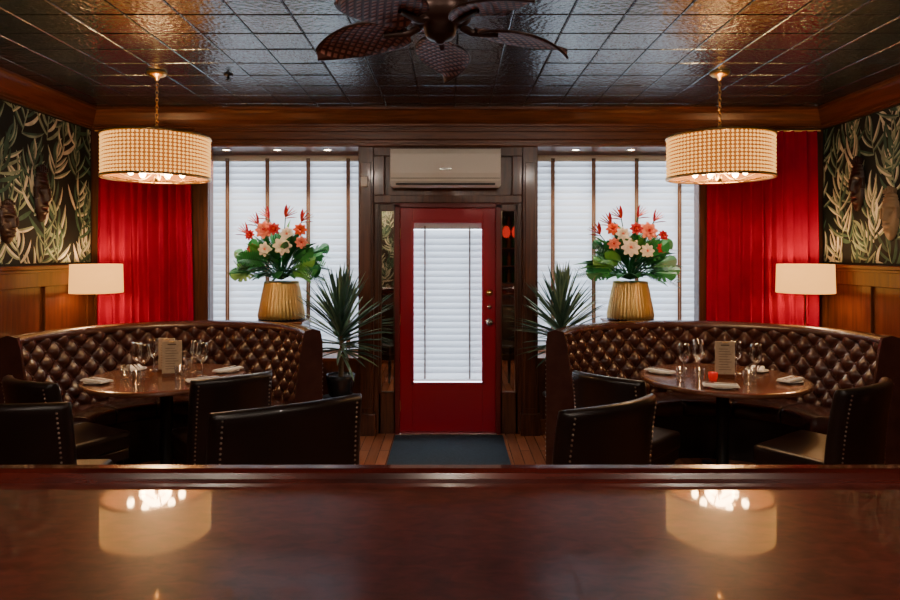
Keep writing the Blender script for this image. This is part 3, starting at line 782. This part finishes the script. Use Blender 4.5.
def downlight(x, y, z, e, tilt=0, spot=110, col=(1, .74, .48)):
    r = root("recessed_downlight_and_fill", (x, y, z))  # shared by the window-bay downlights and the added, unseen fill lights
    lathe("trim_ring", [(.03, 0), (.045, 0), (.045, -.006), (.03, -.004), (.03, 0)], 'steel', r, 24)
    lathe("lens", [(0, -.002), (.03, -.002)], 'spot', r, 20)
    add_light('SPOT', "beam", (0, 0, -.015), e, col, r, .03, (tilt, 0, 0), spot=spot)
for x in (-2.10, -1.62, -1.15, 1.18, 1.70, 2.15): downlight(x, 6.10, ZT, 30, tilt=-.12, col=(1, .85, .66))
# fill lights added over the bar side and behind the viewpoint, out of view
for x in (-2.2, 0, 2.2): downlight(x, -.9, ZC-.001, 70, spot=150, col=(1, .82, .66), tilt=.6)
for x in (-1.3, 1.3): downlight(x, .9, ZC-.001, 60, spot=120, col=(1, .82, .66), tilt=1.0)
for x in (-1.6, 0, 1.6): downlight(x, .75, ZC-.001, 22, spot=70, col=(1, .80, .64), tilt=0.05)   # unseen fill lights added to brighten the bar top
downlight(-1.5, -2.0, ZC-.001, 70, spot=120, tilt=-.25)  # extra light added out of view to brighten the rear wallpaper

# ------------------------------------------------------------------ ceiling fan
fan = root("palm_leaf_ceiling_fan", (-.035, 2.34, 0)); zf = 2.50
lathe("canopy", [(0, ZC), (.075, ZC), (.07, ZC-.03), (.03, ZC-.06), (0, ZC-.06)], 'fan_metal', fan, 32)
tubes("downrod", [([(0, 0, ZC-.05), (0, 0, zf+.12)], .013)], 'fan_metal', fan, 12)
lathe("motor", [(0, zf+.14), (.04, zf+.13), (.06, zf+.10), (.095, zf+.085), (.11, zf+.06), (.11, zf+.015), (.09, zf), (.06, zf-.01), (.055, zf-.04), (.045, zf-.052), (.02, zf-.06), (.012, zf-.07), (0, zf-.072)], 'fan_metal', fan, 40)
for k in range(5):
    ang = math.radians(90+72*k-1)
    b = root("blade_%d" % (k+1)); b.parent = fan; b.location = (0, 0, zf); b.rotation_euler = (0, 0, ang)
    L = .375; n = 22; V, F = [], []
    def prf(t): return max(.004, .108*math.sin(pi*min(1, (t*.93+.07))**.85)**.75*(1 if t < .97 else .6))
    for i in range(n+1):
        t = i/n; w = prf(t)
        for j in range(9):
            s_ = -1+j/4
            V.append((.13+L*t, s_*w, -.015-.045*t*t+.012*(1-s_*s_)+.018*s_))
    for i in range(n):
        for j in range(8):
            a = i*9+j; F.append((a, a+9, a+10, a+1))
    o = mk("leaf", V, F, 'blade', b, True)
    md = o.modifiers.new("th", 'SOLIDIFY'); md.thickness = .006
    e1 = [V[i*9] for i in range(n+1)]; e2 = [V[i*9+8] for i in range(n+1)]; mid = [V[i*9+4] for i in range(n+1)]
    ribs = []
    for i in range(3, n-1, 3):
        ribs += [([V[i*9+4], V[min(n, i+2)*9+1]], .0025), ([V[i*9+4], V[min(n, i+2)*9+7]], .0025)]
    tubes("rim", [(e1, .005), (e2, .005), (mid, .005)]+ribs, 'fan_metal', b, 6)
    tubes("blade_iron", [([(.08, 0, .0), (.12, 0, -.02), (.22, 0, -.018)], [.016, .013, .009])], 'fan_metal', b, 8)

# ------------------------------------------------------------------ yucca plants
def yucca(x, y, seed, lift=0):
    rnd = random.Random(seed); r = root("potted_yucca", (x, y, 0))
    lathe("stand_top", [(0, .43), (.16, .43), (.165, .44), (.165, .45), (0, .45)], 'black_wood', r, 32)
    for k in range(3):
        a = 2*pi*k/3+.4; tubes("stand_leg_%d" % (k+1), [([(.08*math.cos(a), .08*math.sin(a), .435), (.14*math.cos(a), .14*math.sin(a), 0)], .011)], 'black_wood', r, 8)
    lathe("pot", [(0, .45), (.08, .45), (.10, .47), (.12, .60), (.125, .64), (.115, .64), (.11, .62), (0, .62)], 'pot', r, 32)
    lathe("soil", [(0, .622), (.112, .622)], 'soil', r, 20)
    tubes("stem", [([(0, 0, .6), (.01, 0, .8+lift), (0, .005, 1.05+lift)], [.024, .02, .012])], 'bark', r, 10)
    V, F, FM = [], [], []
    for k in range(180):
        t = rnd.random(); a = k*2.39996; el = -.15+1.65*t+rnd.uniform(-.15, .15)
        zb = .78+.30*t+lift
        d_ = (math.cos(a)*math.cos(el), math.sin(a)*math.cos(el), math.sin(el))
        v_, f_, m_ = [], [], []
        leaf_strip(v_, f_, m_, (0, 0, zb), d_, rnd.uniform(.40, .52)*(.85 if t < .25 else 1), rnd.uniform(.034, .048), .28*(1-t)+.05, 0 if rnd.random() < .6 else 1, 6, .3)
        hit = False
        for p in v_:
            if p.z < 1.10:
                for (c, rx, ry) in BOOTHS:
                    if ((p.x+x-c[0])/(rx+.02))**2+((p.y+y-c[1])/(ry+.02))**2 < 1: hit = True
            if p.y+y > 5.92: hit = hit or p.y+y > 6.02
        if hit: continue
        o = len(V); V += v_; F += [tuple(i+o for i in q) for q in f_]; FM += m_
    V = [Vector((v.x, min(v.y, 5.92-y), v.z)) for v in V]
    mk("leaves", V, F, ['yucca', 'yucca2'], r, False, FM)
yucca(-.93, 5.53, 11, .04); yucca(.97, 5.66, 12, .05)

# ------------------------------------------------------------------ bouquets
def bouquet(x, y, seed):
    rnd = random.Random(seed)
    p = root("vase_riser", (x, y, 0)); boxes("block", [(-.22, .22, -.17, .2, ZS, 1.02)], 'wood_v', p, .006); boxes("cap", [(-.235, .235, -.18, .21, 1.02, 1.04)], 'wood_h', p, .005)
    r = root("flower_arrangement", (x, y, 0))
    prof = [(.185, 1.041), (.205, 1.06), (.208, 1.10), (.19, 1.20), (.168, 1.32), (.155, 1.38), (.157, 1.405), (.146, 1.405), (.145, 1.38)]
    seg = 160; V, F = [], []; n = len(prof)
    for i in range(seg):
        a = 2*pi*i/seg; k = 1+.045*abs(math.sin(20*a))
        for q, (rr, z) in enumerate(prof):
            kk = k if 0 < q < 6 else 1.01
            V.append((rr*kk*math.cos(a), rr*kk*math.sin(a), z))
    for i in range(seg):
        j = (i+1) % seg
        for k in range(n-1): F.append((i*n+k, j*n+k, j*n+k+1, i*n+k+1))
    F.append(tuple(i*n for i in range(seg)))
    mk("vase", V, F, 'vase_gold', r, True)
    lathe("vase_foot_band", [(.19, 1.0405), (.212, 1.045), (.214, 1.062), (.207, 1.066)], 'black', r, 48)
    lathe("moss", [(0, 1.41), (.08, 1.405), (.144, 1.385)], 'g1', r, 24)
    V, F, FM = [], [], []
    C = Vector((0, 0, 1.50))
    def dirn(az, el): return Vector((math.cos(az)*math.cos(el), math.sin(az)*math.cos(el)*.5-.12, math.sin(el))).normalized()
    stems = []
    for k in range(46):
        az = k*2.39996; el = -.05+1.3*rnd.random(); d_ = dirn(az, el); L = rnd.uniform(.22, .36)
        b = C+d_*rnd.uniform(.06, .20)
        stems.append(([C-Vector((0, 0, .08)), b], .004))
        leaf_strip(V, F, FM, b, d_, L, rnd.uniform(.06, .11), .35, rnd.choice([0, 0, 1, 1, 2]), 7, .2, 'oval')
    for k in range(12):
        az = k*2*pi/12; d_ = Vector((math.cos(az), math.sin(az)*.7, .35)).normalized()
        leaf_strip(V, F, FM, Vector((0, 0, 1.43))+d_*.05, d_, .24, .10, .9, rnd.choice([0, 1]), 7, .2, 'oval')
    for k in range(20):
        sx = 1 if k % 2 else -1
        el = rnd.uniform(-.12, .9); d_ = Vector((sx*math.cos(el), rnd.uniform(-.6, .15), math.sin(el))).normalized()
        b = C+d_*rnd.uniform(.14, .30); stems.append(([C-Vector((0, 0, .08)), b], .004))
        monstera(V, F, FM, b, d_, (rnd.uniform(-.3, .3), -1, .6), rnd.uniform(.15, .21), rnd.choice([0, 1, 1, 2]))
    for k in range(22):
        az = k*2.39996+1; el = rnd.uniform(-.02, 1.3); d_ = dirn(az, el); L = rnd.uniform(.42, .54)
        rib = [C+d_*(L*t)+Vector((0, 0, -.12*t*t*L/.4)) for t in (0, .25, .5, .75, 1)]; stems.append((rib, [.004, .004, .003, .002, .001]))
        sd = d_.cross(Vector((0, -1, .3))).normalized(); mi = rnd.choice([1, 2, 2, 0])
        for q in range(13):
            t = .4+.6*q/13; b = C+d_*(L*t)+Vector((0, 0, -.12*t*t*L/.4))
            for s_ in (-1, 1): leaf_strip(V, F, FM, b, d_*.9+sd*s_*.8, .12*(1.2-t*.5), .018, .3, mi, 3, .1, 'oval')
    fl = [(-.12, 1.86, .088, 3), (.07, 1.72, .085, 4), (.20, 1.90, .062, 5), (.0, 1.90, .060, 6), (-.25, 1.84, .05, 6), (.12, 1.86, .066, 4), (-.07, 1.70, .066, 4), (.21, 1.76, .058, 3), (-.24, 1.72, .050, 6)]
    if seed % 2: fl = [(-a, b, c, e) for a, b, c, e in fl]
    for fx, fz, fr_, mi in fl:
        fx += rnd.uniform(-.02, .02); fz += rnd.uniform(-.02, .02)
        yy = -.27+.45*abs(fx)+.25*max(0, fz-1.75); c = Vector((fx, yy, fz))
        stems.append(([C, c], .004))
        flower(V, F, FM, c, Vector((fx*1.2, -1, (fz-1.7)*1.2+.15)), fr_, mi, {3: 6, 4: 3, 5: 6, 6: 5}[mi])
    for (fx, fz, s_) in ((-.10, 1.99, -1), (.05, 2.0, 1), (-.20, 1.93, -1), (.2, 1.96, 1), (-.30, 1.84, -1)):
        c = Vector((fx, -.06, fz)); stems.append(([C, c], .005))
        for q in range(5):
            leaf_strip(V, F, FM, c, (s_*(.15+.25*q), -.2+.1*q, 1.0-.12*q), .13, .036, 0, 5 if q % 2 else 6, 4, .2, 'oval')
        leaf_strip(V, F, FM, c-Vector((0, 0, .01)), (s_*1.0, -.15, .15), .12, .030, .1, 6, 4, .3, 'oval')
    V = [Vector((v[0], min(v[1], .21), max(v[2], 1.30))) for v in V]
    mk("foliage_and_blooms", V, F, ['g1', 'g2', 'g3', 'f_peach', 'f_white', 'f_orange', 'f_red'], r, False, FM)
    tubes("stems", stems, 'g1', r, 5)
bouquet(-1.58, 6.10, 20); bouquet(1.695, 6.11, 21)

# ------------------------------------------------------------------ world, portals, camera
w = bpy.data.worlds.new("daylight"); S.world = w; w.use_nodes = True
bg = w.node_tree.nodes["Background"]; bg.inputs["Color"].default_value = (0.82, 0.91, 1.0, 1); bg.inputs["Strength"].default_value = 8.0
for (a, b, z0, z1, y) in ((BL[0], BL[1], ZS, ZT, 6.58), (BR[0], BR[1], ZS, ZT, 6.58), (-.35, .3, .46, 1.96, 6.2)):
    l = bpy.data.lights.new("daylight_portal", 'AREA'); l.shape = 'RECTANGLE'; l.size = b-a; l.size_y = z1-z0
    l.cycles.is_portal = True
    o = bpy.data.objects.new("daylight_portal", l); o.location = ((a+b)/2, y, (z0+z1)/2); o.rotation_euler = (-pi/2, 0, 0); COL.objects.link(o)

cam = bpy.data.cameras.new("camera"); cam.lens = 26; cam.sensor_width = 36; cam.shift_y = -48/900; cam.clip_start = .05
co = bpy.data.objects.new("camera", cam); co.location = (0, 0, 1.68); co.rotation_euler = (pi/2, 0, 0); COL.objects.link(co); S.camera = co
